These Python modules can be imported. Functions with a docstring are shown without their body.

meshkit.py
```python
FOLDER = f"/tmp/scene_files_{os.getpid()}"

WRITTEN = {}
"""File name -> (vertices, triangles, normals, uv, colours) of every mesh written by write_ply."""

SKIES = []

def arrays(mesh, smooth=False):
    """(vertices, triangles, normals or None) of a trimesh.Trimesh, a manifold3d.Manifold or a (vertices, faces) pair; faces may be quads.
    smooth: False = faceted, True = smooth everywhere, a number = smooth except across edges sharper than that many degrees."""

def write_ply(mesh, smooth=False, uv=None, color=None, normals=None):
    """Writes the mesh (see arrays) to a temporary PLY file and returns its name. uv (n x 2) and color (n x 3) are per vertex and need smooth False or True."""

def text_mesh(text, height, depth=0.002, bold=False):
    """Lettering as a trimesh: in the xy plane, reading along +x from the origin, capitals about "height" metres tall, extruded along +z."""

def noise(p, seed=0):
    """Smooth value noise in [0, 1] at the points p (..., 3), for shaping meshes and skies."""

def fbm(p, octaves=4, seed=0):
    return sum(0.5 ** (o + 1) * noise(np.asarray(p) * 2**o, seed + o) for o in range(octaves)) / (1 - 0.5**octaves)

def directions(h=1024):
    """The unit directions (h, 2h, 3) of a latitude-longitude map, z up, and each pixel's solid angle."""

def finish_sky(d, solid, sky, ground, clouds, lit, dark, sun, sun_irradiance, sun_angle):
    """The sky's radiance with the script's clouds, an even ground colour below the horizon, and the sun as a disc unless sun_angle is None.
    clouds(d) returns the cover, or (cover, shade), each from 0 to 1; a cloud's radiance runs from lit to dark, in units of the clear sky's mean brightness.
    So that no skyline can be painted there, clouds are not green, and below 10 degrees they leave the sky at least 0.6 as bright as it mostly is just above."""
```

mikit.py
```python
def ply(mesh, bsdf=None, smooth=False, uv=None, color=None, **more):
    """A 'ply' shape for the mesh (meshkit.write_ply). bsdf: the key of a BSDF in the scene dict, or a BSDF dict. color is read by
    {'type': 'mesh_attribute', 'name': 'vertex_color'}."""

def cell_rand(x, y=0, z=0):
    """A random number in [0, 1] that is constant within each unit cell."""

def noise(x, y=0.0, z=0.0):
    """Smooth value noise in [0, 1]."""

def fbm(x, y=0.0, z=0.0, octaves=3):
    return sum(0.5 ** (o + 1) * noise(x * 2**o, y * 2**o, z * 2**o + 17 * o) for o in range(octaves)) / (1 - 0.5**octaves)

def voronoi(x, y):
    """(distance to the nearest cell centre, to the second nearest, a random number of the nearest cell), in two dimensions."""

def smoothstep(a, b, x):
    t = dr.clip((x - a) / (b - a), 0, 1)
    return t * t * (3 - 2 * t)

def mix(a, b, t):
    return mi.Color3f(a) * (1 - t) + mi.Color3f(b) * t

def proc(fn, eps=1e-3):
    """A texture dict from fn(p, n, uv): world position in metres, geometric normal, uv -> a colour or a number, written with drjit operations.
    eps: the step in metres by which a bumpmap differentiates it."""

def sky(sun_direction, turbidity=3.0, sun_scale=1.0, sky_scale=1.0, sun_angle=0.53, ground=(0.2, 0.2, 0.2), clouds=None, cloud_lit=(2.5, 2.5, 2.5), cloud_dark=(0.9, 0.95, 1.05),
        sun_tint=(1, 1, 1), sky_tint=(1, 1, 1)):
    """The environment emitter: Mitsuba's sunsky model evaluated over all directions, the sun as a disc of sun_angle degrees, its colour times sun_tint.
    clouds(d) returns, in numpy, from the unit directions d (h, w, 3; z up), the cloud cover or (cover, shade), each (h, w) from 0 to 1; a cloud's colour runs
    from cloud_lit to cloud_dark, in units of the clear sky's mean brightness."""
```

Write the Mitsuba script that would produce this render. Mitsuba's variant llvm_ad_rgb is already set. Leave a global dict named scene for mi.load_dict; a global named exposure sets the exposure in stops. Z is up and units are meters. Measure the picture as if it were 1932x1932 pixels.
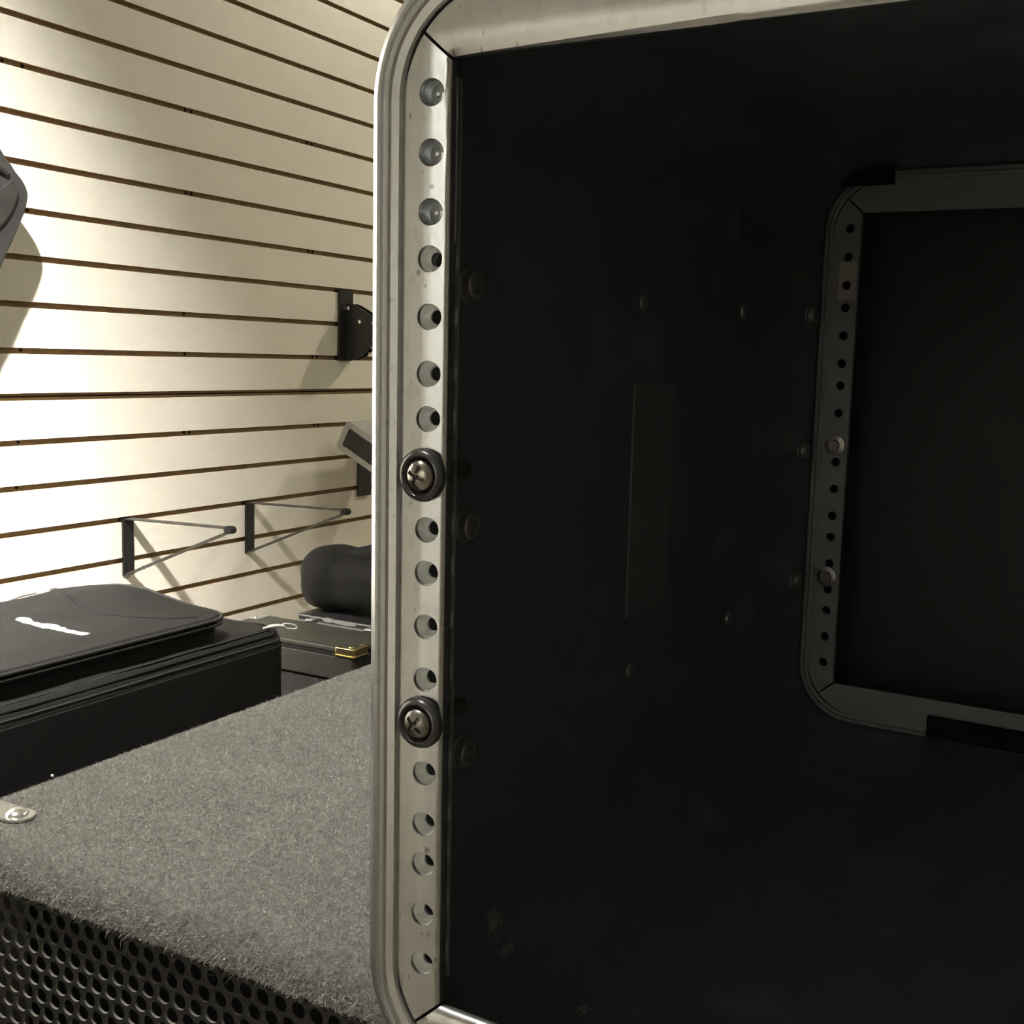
import math, random
import numpy as np
import trimesh
import manifold3d as m3
import shapely
from shapely import affinity
from shapely.geometry import Polygon, Point, LineString, box as sbox
import mitsuba as mi
import drjit as dr
import mikit
import meshkit

T = mi.ScalarTransform4f
rng = np.random.default_rng(7)
random.seed(7)
scene, labels = {"type": "scene"}, {}

# ------------------------------------------------------------------ camera, light, exposure
Z0 = 0.975                                   # height of the rack rail's top hole above the floor; all builders below use z relative to it
CAM = np.array([0.1820, -0.2791, -0.0704])
FWD = np.array([-0.4760, 0.8696, -0.1313])
DOWN = np.array([0.0901, -0.1003, -0.9909])
o = CAM + [0, 0, Z0]
scene["camera"] = {"type": "perspective", "fov": 2 * math.degrees(math.atan(966 / 2222.6)), "fov_axis": "x", "near_clip": 0.02, "far_clip": 100.0,
                   "to_world": T().look_at(origin=o.tolist(), target=(o + FWD).tolist(), up=(-DOWN).tolist())}
exposure = 0.3
WALL_X = -1.48
X1, Y0, Y1, ZC = 3.2, -3.2, 4.6, 1.62        # right wall, wall behind the camera, far wall, ceiling (z relative)
# spot lamps, the last three added: position, aim, can radius, can length, bulbs as (offset radius, bulb radius, count), radiance
SPOTS_AND_FILLS = [((-0.38, -0.12, 1.36), (-1.48, 0.225, -0.07), 0.075, 0.195, (0.040, 0.031, 3), (14600, 13900, 13200)),
         ((-0.45, 3.55, 1.40), (-1.48, 2.30, 0.1), 0.06, 0.07, (0.0, 0.05, 1), (720, 660, 520)),
         ((-0.52, -0.32, 1.42), (-0.47, 0.28, -0.32), 0.065, 0.14, (0.0, 0.05, 1), (1420, 1380, 1230)),  # unseen lamp put in to light the carpet and bags
         ((0.30, -1.9, 1.42), (0.12, -3.2, 0.25), 0.065, 0.12, (0.0, 0.05, 1), (4300, 4180, 3900)),  # added lamp, brightens wall_front for the reflection in the rail lip
         ((-0.95, -2.75, 1.42), (-1.36, -2.50, -0.90), 0.065, 0.16, (0.0, 0.05, 1), (3000, 2920, 2700))]  # added lamp, brightens a low patch reflected in the top bar lip
ADDED_PANELS = [((1.0, 2.2), (0.6, 0.3), (6.4, 6.0, 4.9))]  # added panel, unseen, for even fill on the slat wall

# ------------------------------------------------------------------ materials
fbm, noise, sstep, mix = mikit.fbm, mikit.noise, mikit.smoothstep, mikit.mix


def rgb(*c):
    return {"type": "rgb", "value": list(c)}


def pr(col, rough=0.5, metal=0.0, spec=0.5, **k):
    return {"type": "principled", "base_color": col if isinstance(col, dict) else rgb(*col), "roughness": rough, "metallic": metal, "specular": spec, **k}


def mat(name, d):
    scene[name] = d


mat("m_laminate", pr(mikit.proc(lambda p, n, uv: mix((0.80, 0.77, 0.675), (0.77, 0.74, 0.645), fbm(p.y * 9, p.z * 9, 0, 2))), 0.42, spec=0.35))
mat("m_mdf", pr(mikit.proc(lambda p, n, uv: mix((0.36, 0.265, 0.155), (0.24, 0.175, 0.105), fbm(p.y * 60, p.z * 300, 3, 3))), 0.85, spec=0.1))
mat("m_dark_gap", pr((0.02, 0.016, 0.012), 0.9, spec=0.1))
mat("m_wall", pr((0.74, 0.73, 0.69), 0.7, spec=0.2))
mat("m_ceiling", pr((0.5, 0.49, 0.45), 0.9, spec=0.1))
mat("m_floor", pr(mikit.proc(lambda p, n, uv: mix((0.5, 0.46, 0.4), (0.42, 0.39, 0.34), fbm(p.x * 6, p.y * 6, 0, 3))), 0.5, spec=0.3))


def alu_tex(amount):
    def fn(p, n, uv):
        z = p.z
        smudge = sstep(0.60, 0.75, fbm(p.x * 420, p.y * 420 + 3, z * 160, 3)) * 0.10
        grime = sstep(0.87, 0.95, noise(p.x * 900, p.y * 200, z * 260)) * 0.5
        c = mix((0.52, 0.53, 0.535), (0.57, 0.58, 0.585), fbm(p.x * 300, p.y * 300, z * 12, 2))
        return c * (1 - dr.minimum(smudge + grime, 0.7) * amount) * (0.86 if amount < 1 else 1.0)
    return fn


mat("m_alu", pr(mikit.proc(alu_tex(1.0)), 0.25, 0.93, 0.5))
mat("m_alu_edge", pr(mikit.proc(alu_tex(0.5)), 0.30, 0.85, 0.5))
mat("m_zinc", pr((0.86, 0.90, 0.92), 0.32, 0.25, 0.5))
mat("m_plug", pr((0.50, 0.53, 0.55), 0.24, 0.6, 0.5))
mat("m_strip_metal", pr((0.22, 0.225, 0.23), 0.5, 0.4, 0.5))
mat("m_steel_dark", pr((0.19, 0.18, 0.165), 0.33, 0.9, 0.5))
mat("m_steel", pr((0.30, 0.275, 0.245), 0.22, 0.95, 0.5))
mat("m_black_metal", pr((0.012, 0.012, 0.012), 0.35, spec=0.5))
mat("m_black_ring", pr((0.025, 0.025, 0.026), 0.24, spec=0.6))
mat("m_shelf_metal", pr((0.034, 0.032, 0.028), 0.42, 0.2, 0.5))


def shell_col(p, n, uv):
    f = fbm(p.x * 40, p.y * 40, p.z * 40, 3)
    a = sstep(0.62, 0.8, fbm(p.x * 22 + 5, p.y * 22, p.z * 22, 3))
    c = mix((0.056, 0.068, 0.076), (0.066, 0.080, 0.089), f) * (1 + 0.35 * a)
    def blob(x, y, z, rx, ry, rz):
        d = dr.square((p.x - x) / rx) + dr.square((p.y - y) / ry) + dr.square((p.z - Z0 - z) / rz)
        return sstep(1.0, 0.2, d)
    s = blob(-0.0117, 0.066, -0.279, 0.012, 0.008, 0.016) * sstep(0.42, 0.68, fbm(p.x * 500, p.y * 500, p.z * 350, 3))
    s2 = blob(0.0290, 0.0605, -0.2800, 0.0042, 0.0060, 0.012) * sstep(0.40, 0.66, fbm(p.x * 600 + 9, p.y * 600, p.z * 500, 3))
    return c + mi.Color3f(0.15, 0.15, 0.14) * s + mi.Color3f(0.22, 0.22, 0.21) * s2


mat("m_shell", pr(mikit.proc(shell_col), 0.36, spec=0.25))
mat("m_lid", pr((0.017, 0.018, 0.018), 0.55, spec=0.2))
mat("m_rubber", pr((0.012, 0.012, 0.012), 0.7, spec=0.3))
mat("m_strip", pr((0.074, 0.082, 0.086), 0.85, spec=0.2))
mat("m_rear_metal", pr((0.135, 0.14, 0.142), 0.6, 0.2, 0.4))
mat("m_light_patch", pr((0.26, 0.225, 0.195), 0.6, spec=0.3))
mat("m_fiber", {"type": "twosided", "bsdf": {"type": "principled", "base_color": {"type": "mesh_attribute", "name": "vertex_color"}, "roughness": 0.55, "specular": 0.4}})
mat("m_carpet", pr(mikit.proc(lambda p, n, uv: mix((0.05, 0.049, 0.046), (0.17, 0.166, 0.157), fbm(p.x * 700, p.y * 700, p.z * 700, 2))), 0.95, spec=0.1))
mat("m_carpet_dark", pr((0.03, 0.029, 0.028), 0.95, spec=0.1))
mat("m_grille", pr((0.013, 0.013, 0.012), 0.5, 0.1, 0.4))
mat("m_grille_lit_edge", pr((0.27, 0.265, 0.24), 0.4, 0.3, 0.5))
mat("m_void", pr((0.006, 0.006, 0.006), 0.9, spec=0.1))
mat("m_fabric", pr(mikit.proc(lambda p, n, uv: mix((0.009, 0.009, 0.0089), (0.013, 0.013, 0.0126), fbm(p.x * 700, p.y * 700, p.z * 700, 2))), 0.75, spec=0.2, sheen=0.1))
mat("m_fabric_side", pr(mikit.proc(lambda p, n, uv: mix((0.0085, 0.0085, 0.0087), (0.013, 0.013, 0.0132), fbm(p.x * 700, p.y * 700, p.z * 700, 2))), 0.8, spec=0.2))
mat("m_piping", pr((0.02, 0.02, 0.02), 0.5, spec=0.4))
mat("m_print_white", pr((0.86, 0.86, 0.83), 0.6, spec=0.3))
mat("m_silver", pr((0.82, 0.81, 0.78), 0.25, 0.9, 0.5))
mat("m_tolex", {"type": "bumpmap", "arbitrary": mikit.proc(lambda p, n, uv: fbm(p.x * 1500, p.y * 1500, p.z * 1500, 2), 3e-4), "scale": 0.0002,
                "bsdf": pr((0.033, 0.033, 0.027), 0.50, spec=0.5)})
mat("m_brass", pr((0.83, 0.66, 0.32), 0.24, 0.95, 0.5))
mat("m_bolt", pr((0.15, 0.15, 0.148), 0.38, 0.4, 0.5))
mat("m_duffel", pr(mikit.proc(lambda p, n, uv: mix((0.005, 0.005, 0.0051), (0.008, 0.008, 0.0081), fbm(p.x * 300, p.y * 300, p.z * 300, 2))), 0.75, spec=0.2, sheen=0.06))
mat("m_grey_print", pr((0.33, 0.33, 0.33), 0.5, spec=0.3))
mat("m_box_silver", pr((0.40, 0.40, 0.385), 0.35, 0.55, 0.5))
mat("m_bag_grey", pr(mikit.proc(lambda p, n, uv: mix((0.016, 0.0157, 0.0147), (0.034, 0.0333, 0.031), fbm(p.y * 55, p.z * 55, p.x * 55, 3))), 0.6, spec=0.4))
mat("m_bag_dark", pr(mikit.proc(lambda p, n, uv: mix((0.018, 0.018, 0.018), (0.05, 0.049, 0.047), fbm(p.y * 40 + 4, p.z * 40, p.x * 40, 3))), 0.65, spec=0.35))
mat("m_lint", pr((0.85, 0.85, 0.85), 0.3, spec=0.6))

# ------------------------------------------------------------------ helpers
used = {}


def numbered(key):
    k = used.get(key, -1) + 1
    used[key] = k
    return key if k == 0 else f"{key}_{k:03d}"


MCASE = np.array([[0.9992, 0.0410, 0.0007 * 0], [-0.0410, 0.9990, -0.0175], [-0.0007, 0.0175, 0.9998]])


def put(key, mesh, bsdf, smooth=30, case=False, label=None, kind=None, color=None, **more):
    """One entry of the scene; z of the mesh is relative to the rack rail's top hole. case=True: the mesh is in the rack case's own axes."""
    key = numbered(key)
    v, f, n = None, None, None
    if hasattr(mesh, "to_mesh"):
        m = mesh.to_mesh()
        v, f = np.array(m.vert_properties[:, :3], float), np.array(m.tri_verts)
    elif isinstance(mesh, tuple):
        v, f = np.asarray(mesh[0], float), np.asarray(mesh[1])
        if f.shape[1] == 4:
            f = np.vstack([f[:, [0, 1, 2]], f[:, [0, 2, 3]]])
    else:
        v, f = np.array(mesh.vertices, float), np.array(mesh.faces)
    if case:
        v = v @ MCASE.T
    v = v + [0, 0, Z0]
    scene[key] = mikit.ply(trimesh.Trimesh(v, f, process=False), bsdf, smooth, color=color, **more)
    if label or kind:
        labels[key] = {k: x for k, x in (("label", label), ("kind", kind)) if x}
    return key


def thing(key, label, cat, group=None):
    key = numbered(key)
    labels[key] = {"label": label, "category": cat, **({"group": group} if group else {})}
    return key


def bx(x0, x1, y0, y1, z0, z1):
    return m3.Manifold.cube([x1 - x0, y1 - y0, z1 - z0]).translate([x0, y0, z0])


def rrect(x0, x1, y0, y1, r, n=10):
    """Corner points of a rounded rectangle, counter-clockwise, 4 * (n + 1) points."""
    out = []
    for cx, cy, a0 in ((x1 - r, y1 - r, 0), (x0 + r, y1 - r, 90), (x0 + r, y0 + r, 180), (x1 - r, y0 + r, 270)):
        for k in range(n + 1):
            a = math.radians(a0 + 90 * k / n)
            out.append((cx + r * math.cos(a), cy + r * math.sin(a)))
    return np.array(out)


def loft(loops, cap=True, closed=False):
    """Closed loops of equally many 3-D points joined into a surface."""
    L = np.array(loops)
    m, n = L.shape[:2]
    v = L.reshape(-1, 3)
    f = []
    for i in range(m if closed else m - 1):
        a, b = i * n, ((i + 1) % m) * n
        j = np.arange(n)
        k = (j + 1) % n
        f.append(np.stack([a + j, a + k, b + k], 1))
        f.append(np.stack([a + j, b + k, b + j], 1))
    if cap and not closed:
        c0, c1 = len(v), len(v) + 1
        v = np.vstack([v, L[0].mean(0), L[-1].mean(0)])
        j = np.arange(n)
        k = (j + 1) % n
        f.append(np.stack([k, j, np.full(n, c0)], 1))
        e = (m - 1) * n
        f.append(np.stack([e + j, e + k, np.full(n, c1)], 1))
    return trimesh.Trimesh(v, np.vstack(f), process=False)


def softbox(x0, x1, y0, y1, z0, z1, rc, re, n=10, ne=5, rb=None):
    """A box with vertical edges of radius rc and top and bottom edges of radius re (rb)."""
    rb = re if rb is None else rb
    loops = []
    for k in range(ne + 1):
        a = math.pi / 2 * k / ne
        i = rb * (1 - math.sin(a))
        loops.append((i, z0 + rb * (1 - math.cos(a))))
    for k in range(ne + 1):
        a = math.pi / 2 * k / ne
        i = re * (1 - math.cos(a))
        loops.append((i, z1 - re * (1 - math.sin(a))))
    return loft([np.column_stack([rrect(x0 + i, x1 - i, y0 + i, y1 - i, max(rc - i, 1e-4), n), np.full(4 * (n + 1), z)]) for i, z in loops])


def tube(pts, r, sides=8, closed=False):
    p = np.asarray(pts, float)
    if closed:
        t = np.roll(p, -1, 0) - np.roll(p, 1, 0)
    else:
        t = np.gradient(p, axis=0)
    t /= np.linalg.norm(t, axis=1, keepdims=True)
    ref = np.where(np.abs(t[:, 2:]) < 0.95, [0, 0, 1.0], [1.0, 0, 0])
    a = np.cross(t, ref)
    a /= np.linalg.norm(a, axis=1, keepdims=True)
    b = np.cross(a, t)
    ang = np.arange(sides) * 2 * np.pi / sides
    r = np.broadcast_to(r, (len(p),))[:, None, None]
    loops = p[:, None] + r * (np.cos(ang)[None, :, None] * a[:, None] + np.sin(ang)[None, :, None] * b[:, None])
    m = loft(loops, cap=not closed, closed=closed)
    if m.volume < 0:
        m.invert()
    return m


def lathe(profile, n=32, axis="z"):
    """profile: (radius, height) from one end on the axis to the other. axis -y: height runs towards -y; x: towards +x."""
    m = trimesh.creation.revolve(np.array(profile), sections=n)
    if m.volume < 0:
        m.invert()
    if axis == "-y":
        m.apply_transform(trimesh.transformations.rotation_matrix(math.pi / 2, [1, 0, 0]))
    elif axis == "x":
        m.apply_transform(trimesh.transformations.rotation_matrix(math.pi / 2, [0, 1, 0]))
    return m


def at(m, x, y, z):
    m = m.copy()
    m.apply_translation([x, y, z])
    return m


def section(poly, y0, y1):
    """A shapely polygon in (x, z) as a Manifold between y0 and y1."""
    polys = []
    for g in getattr(poly, "geoms", [poly]):
        g = shapely.geometry.polygon.orient(g)
        polys.append(np.array(g.exterior.coords)[:-1])
        polys += [np.array(i.coords)[:-1] for i in g.interiors]
    cs = m3.CrossSection(polys, m3.FillRule.EvenOdd)
    return m3.Manifold.extrude(cs, y1 - y0).rotate([90, 0, 0]).translate([0, y1, 0])


# ------------------------------------------------------------------ room
put("floor", bx(WALL_X - 0.1, X1 + 0.1, Y0 - 0.1, Y1 + 0.1, -Z0 - 0.1, -Z0), "m_floor", False, kind="structure")
put("ceiling", bx(WALL_X - 0.1, X1 + 0.1, Y0 - 0.1, Y1 + 0.1, ZC, ZC + 0.1), "m_ceiling", False, kind="structure")
put("wall_right", bx(X1, X1 + 0.1, Y0, Y1, -Z0, ZC), "m_wall", False, kind="structure")
put("wall_back", bx(WALL_X - 0.1, X1 + 0.1, Y1, Y1 + 0.1, -Z0, ZC), "m_wall", False, kind="structure")
put("wall_front", bx(WALL_X - 0.1, X1 + 0.1, Y0 - 0.1, Y0, -Z0, ZC), "m_wall", False, kind="structure")
put("wall_left", bx(WALL_X - 0.1, WALL_X - 0.0095, Y0, Y1, -Z0, ZC), "m_mdf", False, kind="structure")
SLOT0, SP, SW = 0.4464, 0.0762, 0.0098
k = -15
while SLOT0 - k * SP > -Z0 + 0.03:
    zt = SLOT0 - k * SP - SW / 2                     # top edge of the plank under slot k
    zb = SLOT0 - (k + 1) * SP + SW / 2
    if k == 7:
        zb += 0.0012                                 # the joint between two panels is a slightly wider slot
    if k == 8:
        zt -= 0.0012
    zb = max(zb, -Z0)
    if zb < ZC:
        zt = min(zt, ZC)
        pk = put("wall_left__plank", bx(WALL_X - 0.0095, WALL_X - 0.0012, Y0, Y1, zb, zt), "m_mdf", False)
        put(pk + "__laminate", bx(WALL_X - 0.0012, WALL_X, Y0, Y1, zb, zt), "m_laminate", False)
    k += 1
put("wall_left__panel_joint", bx(WALL_X - 0.0096, WALL_X - 0.0085, Y0, Y1, SLOT0 - 8 * SP - 0.0011, SLOT0 - 8 * SP + 0.0011), "m_dark_gap", False)
screw_m = lathe([(0, 0), (0.0030, 0), (0.0030, 0.0012), (0.0018, 0.0020), (0, 0.0021)], 12, "x")
for y, kk in ((1.034, 1), (1.072, 1), (1.437, 1), (1.453, 1), (1.80, 1), (1.816, 1), (1.437, 3), (1.452, 3), (1.807, 4), (1.822, 4), (1.075, 4),
              (1.43, 6), (1.056, 7), (1.432, 7), (1.825, 7), (1.84, 7), (1.047, 9), (1.428, 9), (1.443, 9), (1.832, 9), (1.846, 9), (1.041, 10)):
    put("wall_left__screw", at(screw_m, WALL_X - 0.0095, y, SLOT0 - kk * SP + 0.0012), "m_dark_gap", 30)

# lamps under the ceiling (out of the frame)
for (p, aim, r, length, (br, bulb, count), rad) in SPOTS_AND_FILLS:
    p, aim = np.array(p), np.array(aim)
    d = (aim - p) / np.linalg.norm(aim - p)
    R = trimesh.geometry.align_vectors([0, 0, 1], d)
    can = trimesh.creation.annulus(r_min=r, r_max=r * 1.1, height=length + 0.03, sections=40)
    can.apply_translation([0, 0, (length - 0.03) / 2])
    can.apply_transform(R)
    can.apply_translation(p)
    lk = put("ceiling__spot_or_fill_lamp", can, "m_void", 30)
    q = p - d * 0.03
    put(lk + "__stem", tube([q, q + [0, 0, 0.05], [q[0], q[1], ZC]], 0.008), "m_black_metal", 30)
    for i in range(count):
        a = 2 * math.pi * i / count
        t = np.append(np.stack([bulb * np.cos(np.arange(24) * math.pi / 12), bulb * np.sin(np.arange(24) * math.pi / 12)], 1) + [br * math.cos(a), br * math.sin(a)], np.zeros((24, 1)), 1)
        disc = trimesh.Trimesh(np.vstack([t, t.mean(0)]), [[k, (k + 1) % 24, 24] for k in range(24)], process=False)
        disc.apply_transform(R)
        disc.apply_translation(p)
        put(lk + "__bulb", disc, "m_print_white", False, emitter={"type": "area", "radiance": {"type": "rgb", "value": list(map(float, rad))}})
for (c, hw, rad) in ADDED_PANELS:
    x, y = np.array([-1, 1, 1, -1]) * hw[0] + c[0], np.array([-1, -1, 1, 1]) * hw[1] + c[1]
    put("ceiling__added_fill_panel", (np.column_stack([x, y, np.full(4, ZC - 0.012)]), np.array([[0, 2, 1], [0, 3, 2]])), "m_print_white", False,
        emitter={"type": "area", "radiance": {"type": "rgb", "value": list(map(float, rad))}})

# ------------------------------------------------------------------ rack case
CX0, CX1, CZ0, CZ1, CR = -0.0195, 0.4846, -0.2938, 0.0365, 0.038     # outside of the frame, in the case's axes
HOLES = [0.0]
for i in range(17):
    HOLES.append(HOLES[-1] - (0.015875, 0.015875, 0.0127)[i % 3])
IX0, IX1, IZ0, IZ1 = 0.0053, 0.4598, -0.2670, 0.0089                  # inner opening of the front frame
REAR_OPENING = (0.0068, 0.4583, -0.2658, 0.0085)
case = thing("rack_case", "open black rack case with an aluminium front frame full of round holes", "rack case")


def ring(profile, n=16):
    """Sweeps the closed profile of (inset, y) round the frame."""
    loops = []
    for s, y in profile:
        q = rrect(CX0 + s, CX1 - s, CZ0 + s, CZ1 - s, CR - s, n)
        loops.append(np.column_stack([q[:, 0], np.full(len(q), y), q[:, 1]]))
    return loft(loops, closed=True)


bump = [(0.0004, 0.022), (0.0, 0.004), (0.0, 0.0001), (0.0002, -0.0002), (0.0028, -0.0021), (0.0031, -0.00245), (0.0035, -0.0026), (0.0046, -0.0027), (0.0050, -0.0018), (0.0056, -0.0018),
        (0.0061, -0.0025), (0.0071, -0.0026), (0.0077, -0.0019), (0.0102, -0.0016), (0.0106, -0.0010), (0.0106, 0.0040), (0.0046, 0.0044), (0.0046, 0.022)]
m = ring(bump)
if m.volume < 0:
    m.invert()
front = case + "__front_frame"
put(front + "__bumper", m, "m_alu_edge", 25, True, label="rounded ridged aluminium bumper round the opening")


def srect(x0, x1, z0, z1, r):
    return Polygon(rrect(x0, x1, z0, z1, r, 20))


def plates(hole_r, opening):
    IX0, IX1, IZ0, IZ1 = opening
    s = 0.0104
    region = srect(CX0 + s, CX1 - s, CZ0 + s, CZ1 - s, 0.0297).difference(sbox(IX0, IZ0, IX1, IZ1))
    out = {}
    d = 0.03
    cx = [(IX0, IZ1, -1, 1), (IX1, IZ1, 1, 1), (IX0, IZ0, -1, -1), (IX1, IZ0, 1, -1)]
    for x, z, a, b in cx:
        region = region.difference(LineString([(x - a * 0.002, z - b * 0.002 * 0.9), (x + a * d, z + b * d * 0.9)]).buffer(0.00045))
    for g in region.geoms:
        c = g.centroid
        side = "left" if c.x < IX0 else "right" if c.x > IX1 else "top" if c.y > IZ1 else "bottom"
        if side in ("left", "right"):
            x = 0.0 if side == "left" else 0.4651
            for h in HOLES:
                g = g.difference(Point(x, h).buffer(hole_r, 10))
        out[side] = g
    return out


def crown(v, k=1.0):
    """The frame's plates bend back towards the inner opening."""
    v = np.array(v)
    dx = np.maximum(IX0 - v[:, 0], v[:, 0] - IX1)
    dz = np.maximum(IZ0 - v[:, 2], v[:, 2] - IZ1)
    d = np.maximum(np.maximum(dx, dz), 0)            # distance from the opening
    y = np.interp(d, k * np.array([0, 0.0003, 0.0008, 0.0012, 0.0048, 0.0054, 0.0060, 0.0066, 0.0072, 0.0200]), k * np.array([0.0026, 0.0020, 0.0016, 0.00138, 0.00034, 0.00020, 0.00009, 0.00003, 0.0, 0.0]))
    v[:, 1] += y
    return v


P = plates(0.0037, (IX0, IX1, IZ0, IZ1))
for side in ("left", "right", "top", "bottom"):
    m = section(P[side], 0.0, 0.0022).refine_to_length(0.0008 if side == "left" else 0.003)
    m = m.warp_batch(crown if side in ("left", "right") else lambda v: crown(v, 0.68))
    name = front + ("__rack_rail" if side in ("left", "right") else "__cross_bar")
    put(name, m, "m_alu", 40, True)
for x0, x1, hx in ((-0.0078, 0.0034, 0.0), (0.4617, 0.4729, 0.4651)):
    g = sbox(x0, -0.262, x1, 0.0052)
    for h in HOLES:
        g = g.difference(Point(hx, h).buffer(0.0020, 8))
    st = section(g, 0.0042, 0.0050).refine_to_length(0.004)
    st = st.warp_batch(lambda v: v + np.column_stack([0 * v[:, 0], 0.0034 * np.clip((v[:, 2] + 0.050) / 0.012, 0, 1), 0 * v[:, 0]]))
    put(front + "__threaded_strip", st, "m_zinc", 25, True)
    for q, h in enumerate(HOLES):                 # flared thread insert in every hole; the top three are blocked by a plug
        if q in (7, 12):
            continue
        prof = [(0, -0.0046), (0.0010, -0.0040), (0.0020, -0.0044), (0.0031, -0.0048), (0.00355, -0.0014), (0.0036, -0.0024), (0.0034, -0.0056), (0, -0.0056)] if q < 3 else \
               [(0.0020, -0.0041), (0.0030, -0.0030), (0.0031, -0.0022), (0.00362, -0.0012), (0.00366, -0.0018), (0.0033, -0.0032), (0.0022, -0.0042), (0.0020, -0.0041)]
        put(front + "__hole_insert", at(lathe(prof, 24, "-y"), hx, 0.0, h), "m_plug" if q < 3 else "m_zinc", 40, True)
    sx = (0.0024, 0.0035) if hx == 0 else (0.4616, 0.4627)
    put(front + "__edge_strip", section(sbox(sx[0], -0.262, sx[1], 0.0052), 0.0098, 0.0104), "m_strip_metal", False, True)


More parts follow.
